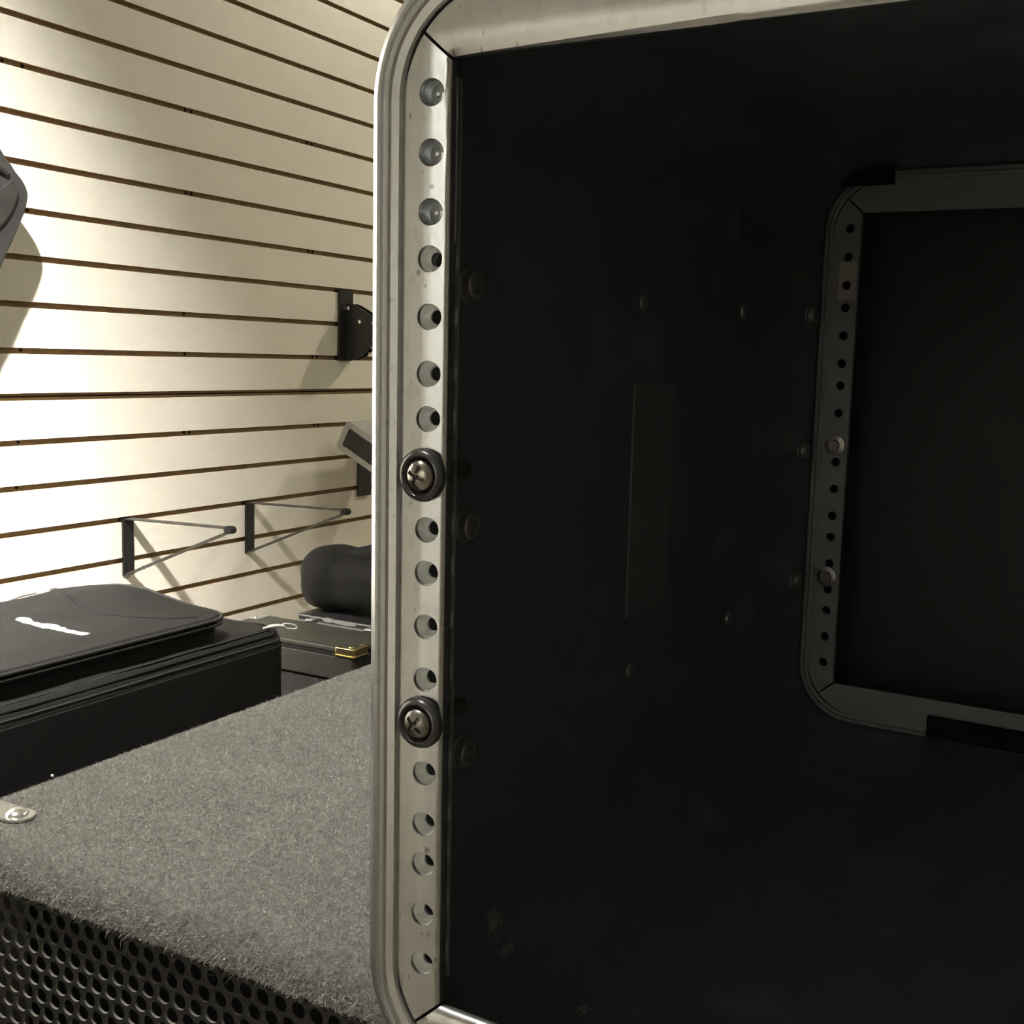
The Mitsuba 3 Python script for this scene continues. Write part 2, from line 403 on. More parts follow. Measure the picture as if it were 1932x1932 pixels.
def rack_screw(z, dull, tilt):
    sk = case + "__rack_screw"
    ring_p = [(0.0036, 0.0), (0.0076, 0.0), (0.0077, 0.0008), (0.0073, 0.0020), (0.0066, 0.0027), (0.0059, 0.0029), (0.0054, 0.0024), (0.0050, 0.0012), (0.0046, 0.0006), (0.0036, 0.0006), (0.0036, 0.0)]
    dome = [(0, 0.0006), (0.0047, 0.0006)] + [(0.0047 * math.cos(a), 0.0014 + 0.0030 * math.sin(a)) for a in np.linspace(0, math.pi / 2, 9)]
    head = lathe(dome, 36, "-y")
    hm = m3.Manifold(m3.Mesh(np.asarray(head.vertices, np.float32), np.asarray(head.faces, np.uint32)))
    cross = bx(-0.0030, 0.0030, -0.006, -0.0026, -0.0006, 0.0006) + bx(-0.0006, 0.0006, -0.006, -0.0026, -0.0030, 0.0030) + m3.Manifold.cylinder(0.003, 0.0012, 0.0005, 16).rotate([-90, 0, 0]).translate([0, -0.005, 0])
    hm = (hm - cross.rotate([0, tilt, 0])).translate([-0.0006, -0.0002, z]) if not hm.is_empty() else head
    key = put(sk, hm, "m_steel" if not dull else "m_steel_dark", 35, True, label="cross-head screw in a black cup washer")
    put(key + "__washer", at(lathe(ring_p, 40, "-y"), -0.0006, -0.0002, z), "m_black_ring", 40, True)
    put(key + "__bolt_end", at(lathe([(0, -0.020), (0.0024, -0.020), (0.0026, -0.0192), (0.0026, -0.0117), (0, -0.0117)], 16, "-y"), 0.0, 0.0, z), "m_steel_dark", 40, True)


rack_screw(HOLES[7], False, 20)
rack_screw(HOLES[12], True, 40)

# shell
YB = 0.428
outer, inner = srect(CX0 + 0.0006, CX1 - 0.0006, CZ0 + 0.0006, CZ1 - 0.0006, CR - 0.0006), srect(CX0 + 0.0047, CX1 - 0.0047, CZ0 + 0.0047, CZ1 - 0.0047, CR - 0.0047)
put(case + "__shell", section(outer.difference(inner), 0.0050, YB), "m_shell", 30, True, label="glossy black plastic shell")
lid = section(outer, YB + 0.002, YB + 0.045) - section(inner, YB, YB + 0.040)
put(case + "__rear_lid", lid, "m_lid", 30, True)
# rear frame, seen from inside the case
rear = case + "__rear_frame"
RY = 0.4126
put(rear + "__bumper", ring([(0.0050, RY + 0.0005), (0.0060, RY - 0.0008), (0.0078, RY - 0.0010), (0.0084, RY + 0.0003), (0.0102, RY + 0.0003), (0.0102, RY + 0.008), (0.0050, RY + 0.008)]), "m_rear_metal", 25, True)
g4 = plates(0.0025, REAR_OPENING)
for side in ("left", "right", "top", "bottom"):
    gg = affinity.translate(g4[side], 0, 0)
    put(rear + ("__rack_rail" if side in ("left", "right") else "__cross_bar"), section(gg, RY, RY + 0.0025), "m_rear_metal", False, True)
    if side in ("left", "right"):
        b = gg.bounds
        lipx = b[2] if side == "left" else b[0]
        put(rear + "__edge_lip", section(sbox(lipx - 0.0007, REAR_OPENING[2] + 0.004, lipx + 0.0004, REAR_OPENING[3] - 0.002), RY - 0.003, RY), "m_rear_metal", False, True)
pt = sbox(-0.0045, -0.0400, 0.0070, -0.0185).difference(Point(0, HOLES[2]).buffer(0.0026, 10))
put(rear + "__light_patch", section(pt, RY - 0.0006, RY), "m_light_patch", False, True, label="pale plate imitating a beam of light on the rear rail")  # pale colour stands in for light falling on the rail
for z in (-0.1235, -0.2015):
    put(rear + "__bolt_nut", at(lathe([(0, 0.0045), (0.0030, 0.0045), (0.0032, 0.0020), (0.0060, 0.0016), (0.0062, 0.0), (0, 0.0)][::-1], 24, "-y"), -0.0008, RY, z), "m_steel_dark", 35, True)
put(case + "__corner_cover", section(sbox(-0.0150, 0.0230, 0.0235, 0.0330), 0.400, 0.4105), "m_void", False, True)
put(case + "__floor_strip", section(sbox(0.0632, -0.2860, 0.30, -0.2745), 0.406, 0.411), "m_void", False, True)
IW = CX0 + 0.0047
bolt = lathe([(0, 0.0), (0.0058, 0.0), (0.0058, 0.0010), (0.0046, 0.0016), (0.0044, 0.0040), (0.0038, 0.0046), (0.0026, 0.0046), (0.0024, 0.0026), (0, 0.0026)], 28, "x")
for y in (0.0410, 0.392):
    for z in (-0.0498, -0.1260, -0.2021):
        put(case + "__wall_bolt", at(bolt, IW, y, z), "m_bolt", 30, True)
rv = lathe([(0, 0.0), (0.0035, 0.0), (0.0033, 0.0010), (0.0020, 0.0018), (0, 0.0020)], 20, "x")
for y in (0.1725, 0.2877):
    for z in (-0.0505, -0.2051):
        put(case + "__handle_rivet", at(rv, IW, y, z), "m_bolt", 40, True)
put(case + "__hook_and_loop_strip", bx(IW - 0.0002, IW + 0.0009, 0.1660, 0.2065, -0.1810, -0.0830), "m_strip", False, True, label="dull black strip stuck on the inner side wall")
put(case + "__foot", at(lathe([(0, 0), (0.012, 0), (0.014, 0.010), (0, 0.010)], 20), 0.03, 0.13, -0.3035), "m_rubber", 30, True)
for x, y in ((0.435, 0.13), (0.03, 0.38), (0.435, 0.38)):
    put(case + "__foot", at(lathe([(0, -0.0043 if y > 0.2 else 0), (0.012, -0.0043 if y > 0.2 else 0), (0.014, 0.010), (0, 0.010)], 20), x, y, -0.3035), "m_rubber", 30, True)

# ------------------------------------------------------------------ carpeted speaker cabinet under and beside the case
H = -0.3150
KX0, KX1, KY0, KY1 = -0.361, 0.56, 0.079, 0.64
cab = thing("speaker_cabinet", "grey carpet-covered speaker cabinet with perforated metal grille, directly under the rack case", "speaker cabinet")
top = H - 0.0014


def hullbox(x0, x1, y0, y1, z0, z1, r, n=20):
    s = m3.Manifold.sphere(r, n)
    return m3.Manifold.batch_hull([s.translate([x, y, z]) for x in (x0 + r, x1 - r) for y in (y0 + r, y1 - r) for z in (z0 + r, z1 - r)])


LIP = 0.0185
core = hullbox(KX0 + 0.002, KX1 - 0.002, KY0 + 0.002, KY1, -Z0, top, 0.013, 24)
recess = bx(KX0 + LIP, KX1 - LIP, KY0 - 0.1, KY0 + 0.060, -Z0 + 0.04, top - LIP)
core = core - recess
put(cab + "__body", core, "m_carpet", 40)
put(cab + "__baffle", bx(KX0 + LIP, KX1 - LIP, KY0 + 0.056, KY0 + 0.0605, -Z0 + 0.04, top - LIP), "m_void", False)
# grille: perforated plate, holes in staggered rows
pitch, hr = 0.0096, 0.0039
rowh = pitch * math.sqrt(3)
GY = KY0 + 0.0068
gx0, gz1 = KX0 + LIP + 0.004, top - LIP - 0.002
nx, nz = 56, 24


def cell():
    """A rectangle pitch x rowh with a hole in the middle and a quarter of one at each corner, front, rim and back."""
    poly = sbox(0, 0, pitch, rowh).difference(Point(pitch / 2, rowh / 2).buffer(hr, 4))
    for x in (0, pitch):
        for z in (0, rowh):
            poly = poly.difference(Point(x, z).buffer(hr, 4))
    v2, f2 = trimesh.creation.triangulate_polygon(shapely.geometry.polygon.orient(poly), engine="earcut")
    th = 0.0014
    n = len(v2)
    v = np.vstack([np.column_stack([v2[:, 0], np.zeros(n), v2[:, 1]]), np.column_stack([v2[:, 0], np.full(n, th), v2[:, 1]])])
    f = [f2, f2[:, ::-1] + n]
    tri = np.vstack([f2[:, [0, 1]], f2[:, [1, 2]], f2[:, [2, 0]]])
    keys = {tuple(e) for e in map(tuple, tri)}
    for a, b in keys:
        if (b, a) in keys:
            continue
        mid = (v2[a] + v2[b]) / 2
        if min(mid[0], pitch - mid[0], mid[1], rowh - mid[1]) < 1e-6:
            continue
        f.append(np.array([[a, a + n, b + n], [a, b + n, b]]))
    return v, np.vstack(f[:2]), np.vstack(f[2:])


cv, cf, ce = cell()
vs, fs, es = [], [], []
for i in range(nx):
    for j in range(nz):
        vs.append(cv + [gx0 + i * pitch, GY, gz1 - (j + 1) * rowh])
        fs.append(cf + len(cv) * (i * nz + j))
        es.append(ce + len(cv) * (i * nz + j))
gm = trimesh.Trimesh(np.vstack(vs), np.vstack(fs), process=False)
rest = [bx(KX0 + LIP - 0.001, gx0, GY, GY + 0.0013, -Z0 + 0.04, top - LIP + 0.001), bx(gx0, KX1 - LIP, GY, GY + 0.0013, gz1, top - LIP + 0.001),
        bx(gx0 + nx * pitch, KX1 - LIP + 0.001, GY, GY + 0.0013, -Z0 + 0.04, gz1), bx(gx0, gx0 + nx * pitch, GY, GY + 0.0013, -Z0 + 0.039, gz1 - nz * rowh)]
gm = trimesh.util.concatenate([gm] + [trimesh.Trimesh(np.array(r.to_mesh().vert_properties[:, :3]), np.array(r.to_mesh().tri_verts), process=False) for r in rest])
gk = put(cab + "__grille", gm, "m_grille", False, label="black perforated metal grille")
put(gk + "__lit_hole_edges", trimesh.Trimesh(np.vstack(vs), np.vstack(es), process=False), "m_grille_lit_edge", False, kind="stuff", label="metal edges of the grille holes, colour lightened to imitate caught light")  # rims given a lighter colour to imitate light caught in the holes


def pile(v0, nrm, length, width, seed, dark, stray=0.012):
    """Carpet fibres: bent slivers of two triangles each, with vertex colours."""
    r = np.random.default_rng(seed)
    n = len(v0)
    lean = r.normal(0, 1.0, (n, 3))
    d1 = nrm + lean
    d1 /= np.linalg.norm(d1, axis=1, keepdims=True)
    d2 = d1 + r.normal(0, 1.3, (n, 3))
    d2 /= np.linalg.norm(d2, axis=1, keepdims=True)
    front = np.clip(-nrm[:, 1], 0, 1)                                               # longer shag over the front edge, a few stray hairs
    L = (length * r.uniform(0.5, 1.15, n) * (1 + 0.9 * front) * np.where(r.random(n) < stray, 2.4, 1.0))[:, None]
    side = np.cross(d1, r.normal(0, 1, (n, 3)))
    side /= np.linalg.norm(side, axis=1, keepdims=True)
    w = (width * r.uniform(0.6, 1.4, n))[:, None]
    a, b = v0 - side * w, v0 + side * w
    mid = v0 + d1 * L * 0.6
    c, e = mid - side * w * 0.8, mid + side * w * 0.8
    tip = mid + d2 * L * 0.55
    v = np.stack([a, b, c, e, tip], 1).reshape(-1, 3)
    f = (np.array([[0, 1, 3], [0, 3, 2], [2, 3, 4]])[None] + 5 * np.arange(n)[:, None, None]).reshape(-1, 3)
    patch = 0.6 * meshkit.fbm(v0 * 30, 3, 5) + 0.35 * meshkit.noise(v0 * 420, 9)
    pit_shade = np.clip((meshkit.noise(v0 * 520 + 7, 12) - 0.66) / 0.12, 0, 1)           # shade of little hollows between the tufts, put into the colour
    base = dark * (0.62 + 0.6 * patch) * r.lognormal(0, 0.22, n) * (1 - 0.6 * pit_shade)
    tint = np.array([1.0, 0.985, 0.93]) + r.normal(0, 0.025, (n, 3))
    col = np.clip(base[:, None] * tint, 0.004, 0.8)
    return v, f, np.repeat(col, 5, 0)


def scatter(mesh, keep, count, seed):
    mm = mesh.to_mesh()
    tm = trimesh.Trimesh(np.array(mm.vert_properties[:, :3]), np.array(mm.tri_verts), process=False)
    c = tm.triangles_center
    tm = tm.slice_plane([keep[0], 0, 0], [1, 0, 0]).slice_plane([keep[1], 0, 0], [-1, 0, 0]).slice_plane([0, keep[2], 0], [0, 1, 0]).slice_plane([0, keep[3], 0], [0, -1, 0]).slice_plane([0, 0, keep[4]], [0, 0, 1])
    r = np.random.default_rng(seed)
    area = tm.area_faces
    idx = r.choice(len(area), count, p=area / area.sum())
    u, w = r.random((2, count))
    s = np.sqrt(u)
    t = tm.triangles[idx]
    p = t[:, 0] * (1 - s)[:, None] + t[:, 1] * (s * (1 - w))[:, None] + t[:, 2] * (s * w)[:, None]
    return p, tm.face_normals[idx]


p, nrm = scatter(core, (-0.37, 0.02, 0.05, 0.60, top - 0.024), 600000, 3)
ok = ~((p[:, 1] > KY0 + 0.05) & (p[:, 2] < top - 0.016)) | (p[:, 0] < KX0 + 0.012)
p, nrm = p[ok], nrm[ok]
v, f, col = pile(p, nrm, 0.0017, 0.000095, 4, 0.40)
put(cab + "__carpet_pile", (v, f), "m_fiber", True, kind="stuff", color=col)
p2 = p[rng.choice(len(p), 170)]
q = []
for c in p2:
    s = rng.uniform(0.00022, 0.0005)
    ico = trimesh.creation.icosphere(subdivisions=0, radius=s)
    ico.apply_translation(c + [0, 0, 0.0018] if c[2] > top - 0.002 else c + [0, -0.0018, 0.0005])
    q.append(ico)
bead = trimesh.creation.icosphere(subdivisions=2, radius=0.0009)
bead.apply_translation([-0.3520, 0.162, H + 0.0002])
q.append(bead)
put(cab + "__lint", trimesh.util.concatenate(q), "m_lint", False, kind="stuff", label="white glitter specks in the carpet")
cp = cab + "__corner_protector"
tab = Polygon(np.vstack([rrect(-0.362, -0.3115, 0.1055, 0.1215, 0.0078, 10)]))
tabm = m3.Manifold.extrude(m3.CrossSection([np.array(tab.exterior.coords)[:-1]]), 0.0012).translate([0, 0, H - 0.0006])
tabm = tabm + bx(-0.3625, -0.3600, 0.1055, 0.1215, H - 0.03, H + 0.0006)
cpk = put(cp, tabm, "m_silver", 30, label="rounded bright metal tab on the carpet edge")
put(cpk + "__rivet", at(lathe([(0, 0), (0.0058, 0), (0.0056, 0.0008), (0.0046, 0.0020), (0.0026, 0.0029), (0, 0.0031)], 24), -0.3205, 0.1135, H + 0.0005), "m_silver", 40)

# ------------------------------------------------------------------ lower cabinet carrying the bags
S = -0.4680
low = thing("speaker_cabinet", "dark carpeted cabinet under the black padded bag and small hard case", "speaker cabinet")
lc = hullbox(-0.872, -0.42, -0.35, 1.42, -Z0, S - 0.0040, 0.012, 16)
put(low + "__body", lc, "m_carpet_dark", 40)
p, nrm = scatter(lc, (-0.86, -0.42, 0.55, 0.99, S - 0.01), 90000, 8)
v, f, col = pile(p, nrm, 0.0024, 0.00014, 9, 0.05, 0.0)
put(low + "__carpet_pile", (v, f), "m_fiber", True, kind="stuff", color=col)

# ------------------------------------------------------------------ black padded bag with a pocket
bag = thing("padded_bag", "black padded bag with zipped top pocket and white script logo", "bag")
BX0, BX1, BY0, BY1, BZ = -0.868, -0.604, -0.22, 0.684, -0.3605
body = softbox(BX0, BX1, BY0, BY1, S, BZ, 0.034, 0.020, 10, 8, 0.01)
body = trimesh.Trimesh(*trimesh.remesh.subdivide_to_size(body.vertices, body.faces, 0.02))
body.vertices[:, 2] += np.where(body.vertices[:, 2] > BZ - 0.02, (meshkit.fbm(body.vertices * 14, 3, 2) - 0.5) * 0.006, 0)
put(bag + "__body", body, "m_fabric", 60)
put(bag + "__side_panel", softbox(BX0 - 0.0007, BX1 + 0.0007, BY0 - 0.0007, BY1 + 0.0007, S + 0.004, BZ - 0.0175, 0.035, 0.0012, 10, 3), "m_fabric_side", 40)


def perimeter(i, z, wob=0.0):
    q = rrect(BX0 + i, BX1 - i, BY0 + i, BY1 - i, 0.034 - min(i, 0.02), 12)
    pts = []
    for a, b in zip(q, np.roll(q, -1, 0)):
        kk = max(1, int(np.linalg.norm(b - a) / 0.02))
        pts += [a + (b - a) * t / kk for t in range(kk)]
    pts = np.array(pts)
    return np.column_stack([pts, z + (meshkit.noise(np.column_stack([pts * 22, np.zeros(len(pts))]), 4) - 0.5) * wob])


put(bag + "__piping", tube(perimeter(0.0120, BZ - 0.0018, 0.003), 0.0011, 8, True), "m_piping", 50)
put(bag + "__piping", tube(perimeter(0.0018, BZ - 0.0118, 0.002), 0.0013, 8, True), "m_piping", 50)
put(bag + "__zipper", tube(perimeter(0.0055, BZ - 0.0058, 0.002), 0.0016, 8, True), "m_fabric_side", 50)
# pocket: lower skirt and overhanging quilted top
PX0, PX1, PY0, PY1, PZ = -0.846, -0.622, -0.12, 0.612, -0.3365
put(bag + "__pocket_skirt", softbox(PX0 + 0.004, PX1 - 0.005, PY0 + 0.004, PY1 - 0.005, BZ - 0.004, PZ - 0.003, 0.03, 0.003, 10, 3), "m_fabric_side", 40)
g = 36
gx, gy = np.meshgrid(np.linspace(0, 1, g), np.linspace(0, 1, 3 * g), indexing="ij")
pk = softbox(PX0, PX1, PY0, PY1, PZ - 0.0085, PZ, 0.034, 0.0045, 10, 5)
pk = trimesh.Trimesh(*trimesh.remesh.subdivide_to_size(pk.vertices, pk.faces, 0.012))
vv = pk.vertices
hump = 0.0125 * np.exp(-((vv[:, 0] + 0.765) / 0.062) ** 2) * np.clip((vv[:, 1] - 0.545) / 0.035, 0, 1) * np.clip((0.625 - vv[:, 1]) / 0.02, 0, 1)
up = vv[:, 2] > PZ - 0.004
sag = (meshkit.fbm(vv * [9, 9, 1], 3, 11) - 0.5) * 0.010 * np.clip((np.minimum(np.minimum(vv[:, 0] - PX0, PX1 - vv[:, 0]), PY1 - vv[:, 1])) / 0.03, 0, 1)
vv[:, 2] += hump + np.where(up, sag, 0)


def ptop(x, y):
    d = np.linalg.norm(vv[up][:, :2] - [x, y], axis=1)
    return vv[up][:, 2][np.argsort(d)[:4]].max()


pkt = put(bag + "__pocket", pk, "m_fabric", 60)
q = rrect(PX0 - 0.0008, PX1 + 0.0008, PY0 - 0.0008, PY1 + 0.0008, 0.034, 12)
pts = []
for a, b in zip(q, np.roll(q, -1, 0)):
    kk = max(1, int(np.linalg.norm(b - a) / 0.02))
    pts += [a + (b - a) * t / kk for t in range(kk)]
pts = np.array(pts)
hz = 0.0125 * np.exp(-((pts[:, 0] + 0.765) / 0.062) ** 2) * np.clip((pts[:, 1] - 0.545) / 0.035, 0, 1)
put(pkt + "__piping", tube(np.column_stack([pts, PZ - 0.0030 + hz]), 0.0019, 8, True), "m_piping", 50)
put(pkt + "__piping", tube(np.column_stack([pts, PZ - 0.0080 + hz]), 0.0017, 8, True), "m_piping", 50)
seam = [(-0.843, 0.577), (-0.80, 0.558), (-0.766, 0.542), (-0.722, 0.531), (-0.685, 0.536), (-0.655, 0.550), (-0.638, 0.575)]
sx = np.array(seam)
tt = np.linspace(0, len(sx) - 1, 30)
sp = np.column_stack([np.interp(tt, range(len(sx)), sx[:, 0]), np.interp(tt, range(len(sx)), sx[:, 1])])
put(pkt + "__zipper", tube([(x, y, ptop(x, y) - 0.0003) for x, y in sp], 0.0012, 6), "m_fabric_side", 50)
put(pkt + "__zipper_pull", tube([(-0.846, 0.572, PZ - 0.001), (-0.846, 0.572, PZ + 0.002), (-0.845, 0.577, PZ + 0.0025), (-0.843, 0.582, PZ + 0.001)], 0.0018, 8), "m_silver", 40)
put(pkt + "__zipper_pull", tube([(-0.848, 0.520, PZ - 0.002), (-0.8475, 0.537, PZ + 0.0008), (-0.847, 0.556, PZ + 0.0012)], [0.0007, 0.0013, 0.0010], 8), "m_silver", 40)
LOGO = [(10.8, -3.4), (6.8, 2.0), (9.4, 6.0), (16.7, 7.2), (24.0, 4.4), (29.5, 0.3), (34.6, -1.1), (38.4, 0.1), (43.7, -2.4), (49.2, 0.0), (52.2, 1.1), (59.2, 2.3), (66.2, 0.8), (71.0, -1.9), (76.3, -0.7),
        (84.4, -6.3), (94.3, -6.5), (102.3, -8.1), (108.6, -8.4), (115.2, -6.2), (116.8, -11.2), (114.4, -15.1), (109.8, -15.5), (98.1, -15.0), (91.3, -13.6), (80.9, -12.6), (73.5, -11.6), (66.3, -10.7),
        (62.1, -14.2), (55.2, -12.4), (44.8, -10.3), (33.7, -7.4), (27.2, -8.2), (17.3, -4.7)]           # outline of the stitched script, mm
lp = Polygon(LOGO).buffer(0.3).difference(affinity.scale(Point(65.7, -2.7).buffer(1.5, 6), 1.3, 0.5))
lm = m3.Manifold.extrude(m3.CrossSection([np.array(lp.exterior.coords)[:-1]] + [np.array(h.coords)[:-1] for h in lp.interiors], m3.FillRule.EvenOdd), 0.8).refine_to_length(2.5).scale([0.001] * 3).translate([-0.7765, 0.4685, 0])


def drape(v):
    v = np.array(v)
    tree_v = vv[up]
    for r in v:
        d = np.linalg.norm(tree_v[:, :2] - r[:2], axis=1)
        i = np.argsort(d)[:6]
        w = 1 / (d[i] + 1e-4)
        r[2] += (tree_v[i, 2] * w).sum() / w.sum() + 0.0002
    return v


put(pkt + "__script_logo", lm.warp_batch(drape), "m_print_white", False, label="white script lettering, blown out and illegible")
pull = put(bag + "__zipper_pull", tube([(-0.6180, 0.650, BZ + 0.0008), (-0.6140, 0.657, BZ + 0.0022), (-0.6100, 0.664, BZ + 0.0024), (-0.6065, 0.670, BZ + 0.0012)], [0.0010, 0.0020, 0.0020, 0.0014], 8), "m_print_white", 40, label="bright zipper pull")
a = np.linspace(0, 2 * math.pi, 18, endpoint=False)
put(pull + "__ring", tube(np.column_stack([-0.604 + 0.0045 * np.cos(a), 0.676 + 0.0070 * np.cos(a), BZ + 0.0004 + 0.0026 * np.sin(a) - 0.002 * np.cos(a)]), 0.0007, 6, True), "m_print_white", 40)

# ------------------------------------------------------------------ small hard case with brass corner
hc = thing("hard_case", "small dark grey hard case with a brass corner, between padded bag and duffel", "case")
TX0, TX1, TY0, TY1, TZ = -0.862, -0.6450, 0.846, 0.933, -0.428
put(hc + "__lid", softbox(TX0, TX1, TY0, TY1, TZ - 0.0052, TZ, 0.004, 0.0022, 6, 5, 0.0004), "m_tolex", 40)
put(hc + "__dark_band", softbox(TX0 + 0.0016, TX1 - 0.0016, TY0 + 0.0016, TY1 - 0.0016, TZ - 0.0125, TZ - 0.0050, 0.003, 0.0004, 6, 2), "m_rubber", 40)  # darker band set in between lid and base
put(hc + "__base", softbox(TX0 + 0.0005, TX1 - 0.0005, TY0 + 0.0005, TY1 - 0.0005, S - 0.0005, TZ - 0.0120, 0.004, 0.001, 6, 3), "m_tolex", 40)
bc = softbox(TX1 - 0.029, TX1 + 0.0010, TY0 - 0.0010, TY0 + 0.030, TZ - 0.0088, TZ + 0.0008, 0.0035, 0.0014, 6, 4)
bm = bc.to_mesh() if hasattr(bc, "to_mesh") else bc
bman = m3.Manifold(m3.Mesh(np.asarray(bm.vertices, np.float32), np.asarray(bm.faces, np.uint32)))
if not bman.is_empty():
    bman = bman - bx(TX1 - 0.031, TX1 - 0.0002, TY0 + 0.0003, TY0 + 0.04, TZ - 0.02, TZ - 0.00005) - bx(TX1 - 0.027, TX1 - 0.0022, TY0 + 0.0030, TY0 + 0.027, TZ - 0.01, TZ + 0.01)
    bman = bman - bx(TX1 - 0.034, TX1 - 0.012, TY0 + 0.014, TY0 + 0.04, TZ - 0.02, TZ + 0.01)
    flange = bx(TX1 - 0.030, TX1 + 0.0022, TY0 - 0.0022, TY0 + 0.001, TZ - 0.0098, TZ - 0.0084) + bx(TX1 - 0.001, TX1 + 0.0022, TY0 - 0.0022, TY0 + 0.030, TZ - 0.0098, TZ - 0.0084)
    put(hc + "__brass_corner", bman + flange, "m_brass", 30, label="brass corner piece")
put(hc + "__rivet", at(lathe([(0, 0), (0.0042, 0), (0.0036, 0.0012), (0, 0.0018)], 18), TX1 - 0.0105, TY0 + 0.0100, TZ - 0.0002), "m_brass", 40)
lt = softbox(-0.862, -0.846, 0.905, 0.9335, TZ - 0.002, TZ + 0.0012, 0.003, 0.0006, 5, 3)
put(hc + "__corner_plate", lt, "m_box_silver", 40)
put(hc + "__rivet", at(lathe([(0, 0), (0.0030, 0), (0.0024, 0.0014), (0, 0.0018)], 14), -0.8535, 0.9105, TZ + 0.0010), "m_silver", 40)

# ------------------------------------------------------------------ flat black box with silver edge under the duffel bag
fb = thing("flat_box", "flat black box with a silver front edge and oval emblem, under the duffel bag", "box")
FZ = -0.4215
put(fb + "__body", softbox(-0.812, -0.40, 0.9445, 1.22, S, FZ, 0.004, 0.003, 6, 3), "m_black_ring", 40)
put(fb + "__silver_edge", bx(-0.8125, -0.3995, 0.9400, 0.9455, -0.4335, -0.4302), "m_silver", False)
for x in (-0.788, -0.692):
    put(fb + "__latch", softbox(x - 0.006, x + 0.006, 0.9385, 0.9450, -0.4305, -0.4265, 0.001, 0.0008, 3, 2), "m_silver", 40)
em = affinity.scale(Point(-0.733, -0.4252).buffer(0.5, 16), 0.040, 0.0048)
em = em.union(affinity.scale(Point(-0.760, -0.4243).buffer(0.5, 16), 0.018, 0.0062))
put(fb + "__emblem", section(em, 0.9438, 0.9450), "m_grey_print", False, label="grey oval emblem")

# ------------------------------------------------------------------ duffel bag
db = thing("duffel_bag", "dark grey rounded soft duffel bag standing on the flat black box", "bag")
n = 48
loops = []
ang = np.linspace(0, 2 * math.pi, n, endpoint=False)
for x, s in ((-0.8250, 0.55), (-0.8235, 0.70), (-0.8200, 0.84), (-0.8140, 0.94), (-0.8040, 0.99), (-0.7920, 1.02), (-0.7780, 1.0), (-0.7650, 0.94), (-0.7200, 0.93), (-0.6600, 0.93), (-0.5600, 0.93), (-0.5200, 0.90), (-0.5050, 0.80), (-0.5000, 0.6)):
    c, sn = np.cos(ang), np.sin(ang)
    e = 0.72
    yy = 0.050 * s * np.sign(c) * np.abs(c) ** e
    zz = 0.0425 * s * np.sign(sn) * np.abs(sn) ** e
    top_drop = 0.0040 * np.clip((x + 0.792) / 0.03, 0, 1) * np.clip((sn - 0.1) / 0.9, 0, 1) * np.clip(0.4 - c, 0, 1)
    loops.append(np.column_stack([np.full(n, x), 1.003 + yy, FZ + 0.0436 + zz - top_drop]))
body = loft(loops)
body = trimesh.Trimesh(*trimesh.remesh.subdivide_to_size(body.vertices, body.faces, 0.012))
body.merge_vertices()
body.vertices += (meshkit.fbm(body.vertices * 26, 3, 21)[:, None] - 0.5) * 0.006 * np.array([0.3, 1, 0.6])
low_ = body.vertices[:, 2] < FZ + 0.0008
body.vertices[low_, 2] = FZ + 0.0008
if body.volume < 0:
    body.invert()
put(db + "__body", body, "m_duffel", True)
flap = softbox(-0.772, -0.52, 0.985, 1.055, FZ + 0.05, FZ + 0.0835, 0.02, 0.010, 8, 5)
flap.vertices[:, 2] += np.clip((flap.vertices[:, 0] + 0.77) / 0.055, 0, 1.6) * 0.0165 * (flap.vertices[:, 2] > FZ + 0.07)
put(db + "__flap", flap, "m_duffel", 40)
put(db + "__zipper", tube([(x, 0.9605 + 0.0008 * math.sin(x * 60), FZ + 0.066 - 0.06 * (x + 0.80)) for x in np.linspace(-0.780, -0.56, 24)], 0.0014, 6), "m_fabric_side", 50)

# ------------------------------------------------------------------ triangular shelf brackets on the slat wall
def bracket(y, z, label, tilt):
    b = thing("shelf_bracket", label, "bracket", "shelf brackets on the slatwall")
    put(b + "__wall_plate", bx(WALL_X + 0.0004, WALL_X + 0.0040, y - 0.0128, y + 0.0128, z - 0.1045, z + 0.0015) + bx(WALL_X - 0.0085, WALL_X + 0.004, y - 0.0128, y + 0.0128, z - 0.0030, z + 0.0015), "m_black_metal", False)
    tip = np.array([WALL_X + 0.252, y, z + 0.0035])
    put(b + "__top_arm", bx(WALL_X + 0.003, tip[0] - 0.002, y - 0.0100, y + 0.0100, z - 0.0002, z + 0.0018).warp_batch(lambda v: v + np.column_stack([0 * v[:, 0], 0 * v[:, 0], 0.0065 * (v[:, 0] - WALL_X) / 0.25])), "m_shelf_metal", False)
    st = m3.Manifold.batch_hull([bx(-0.001, 0.001, -0.0100, 0.0100, -0.001, 0.001).translate([WALL_X + 0.0035, y, z - 0.1030]), bx(-0.001, 0.001, -0.0100, 0.0100, -0.001, 0.001).translate(list(tip - [0.004, 0, 0.004]))])
    dk = put(b + "__diagonal_arm", st, "m_shelf_metal", False)
    for f in ((0.17,) if tilt else ()) + ((0.60,) if tilt else ()):
        q = np.array([WALL_X + 0.0035, y, z - 0.1030]) * (1 - f) + (tip - [0.004, 0, 0.004]) * f
        put(dk + "__hole", at(trimesh.creation.icosphere(subdivisions=1, radius=0.0022), q[0], q[1] - 0.0048, q[2] + 0.0008), "m_black_metal", 40)
    s = m3.Manifold.sphere(0.0068, 16)
    put(b + "__end_cap", m3.Manifold.batch_hull([s.translate(list(tip + [a_, b_, 0.0008])) for a_ in (-0.004, 0.003) for b_ in (-0.003, 0.003)]), "m_rubber", 50, label="black rounded end cap")


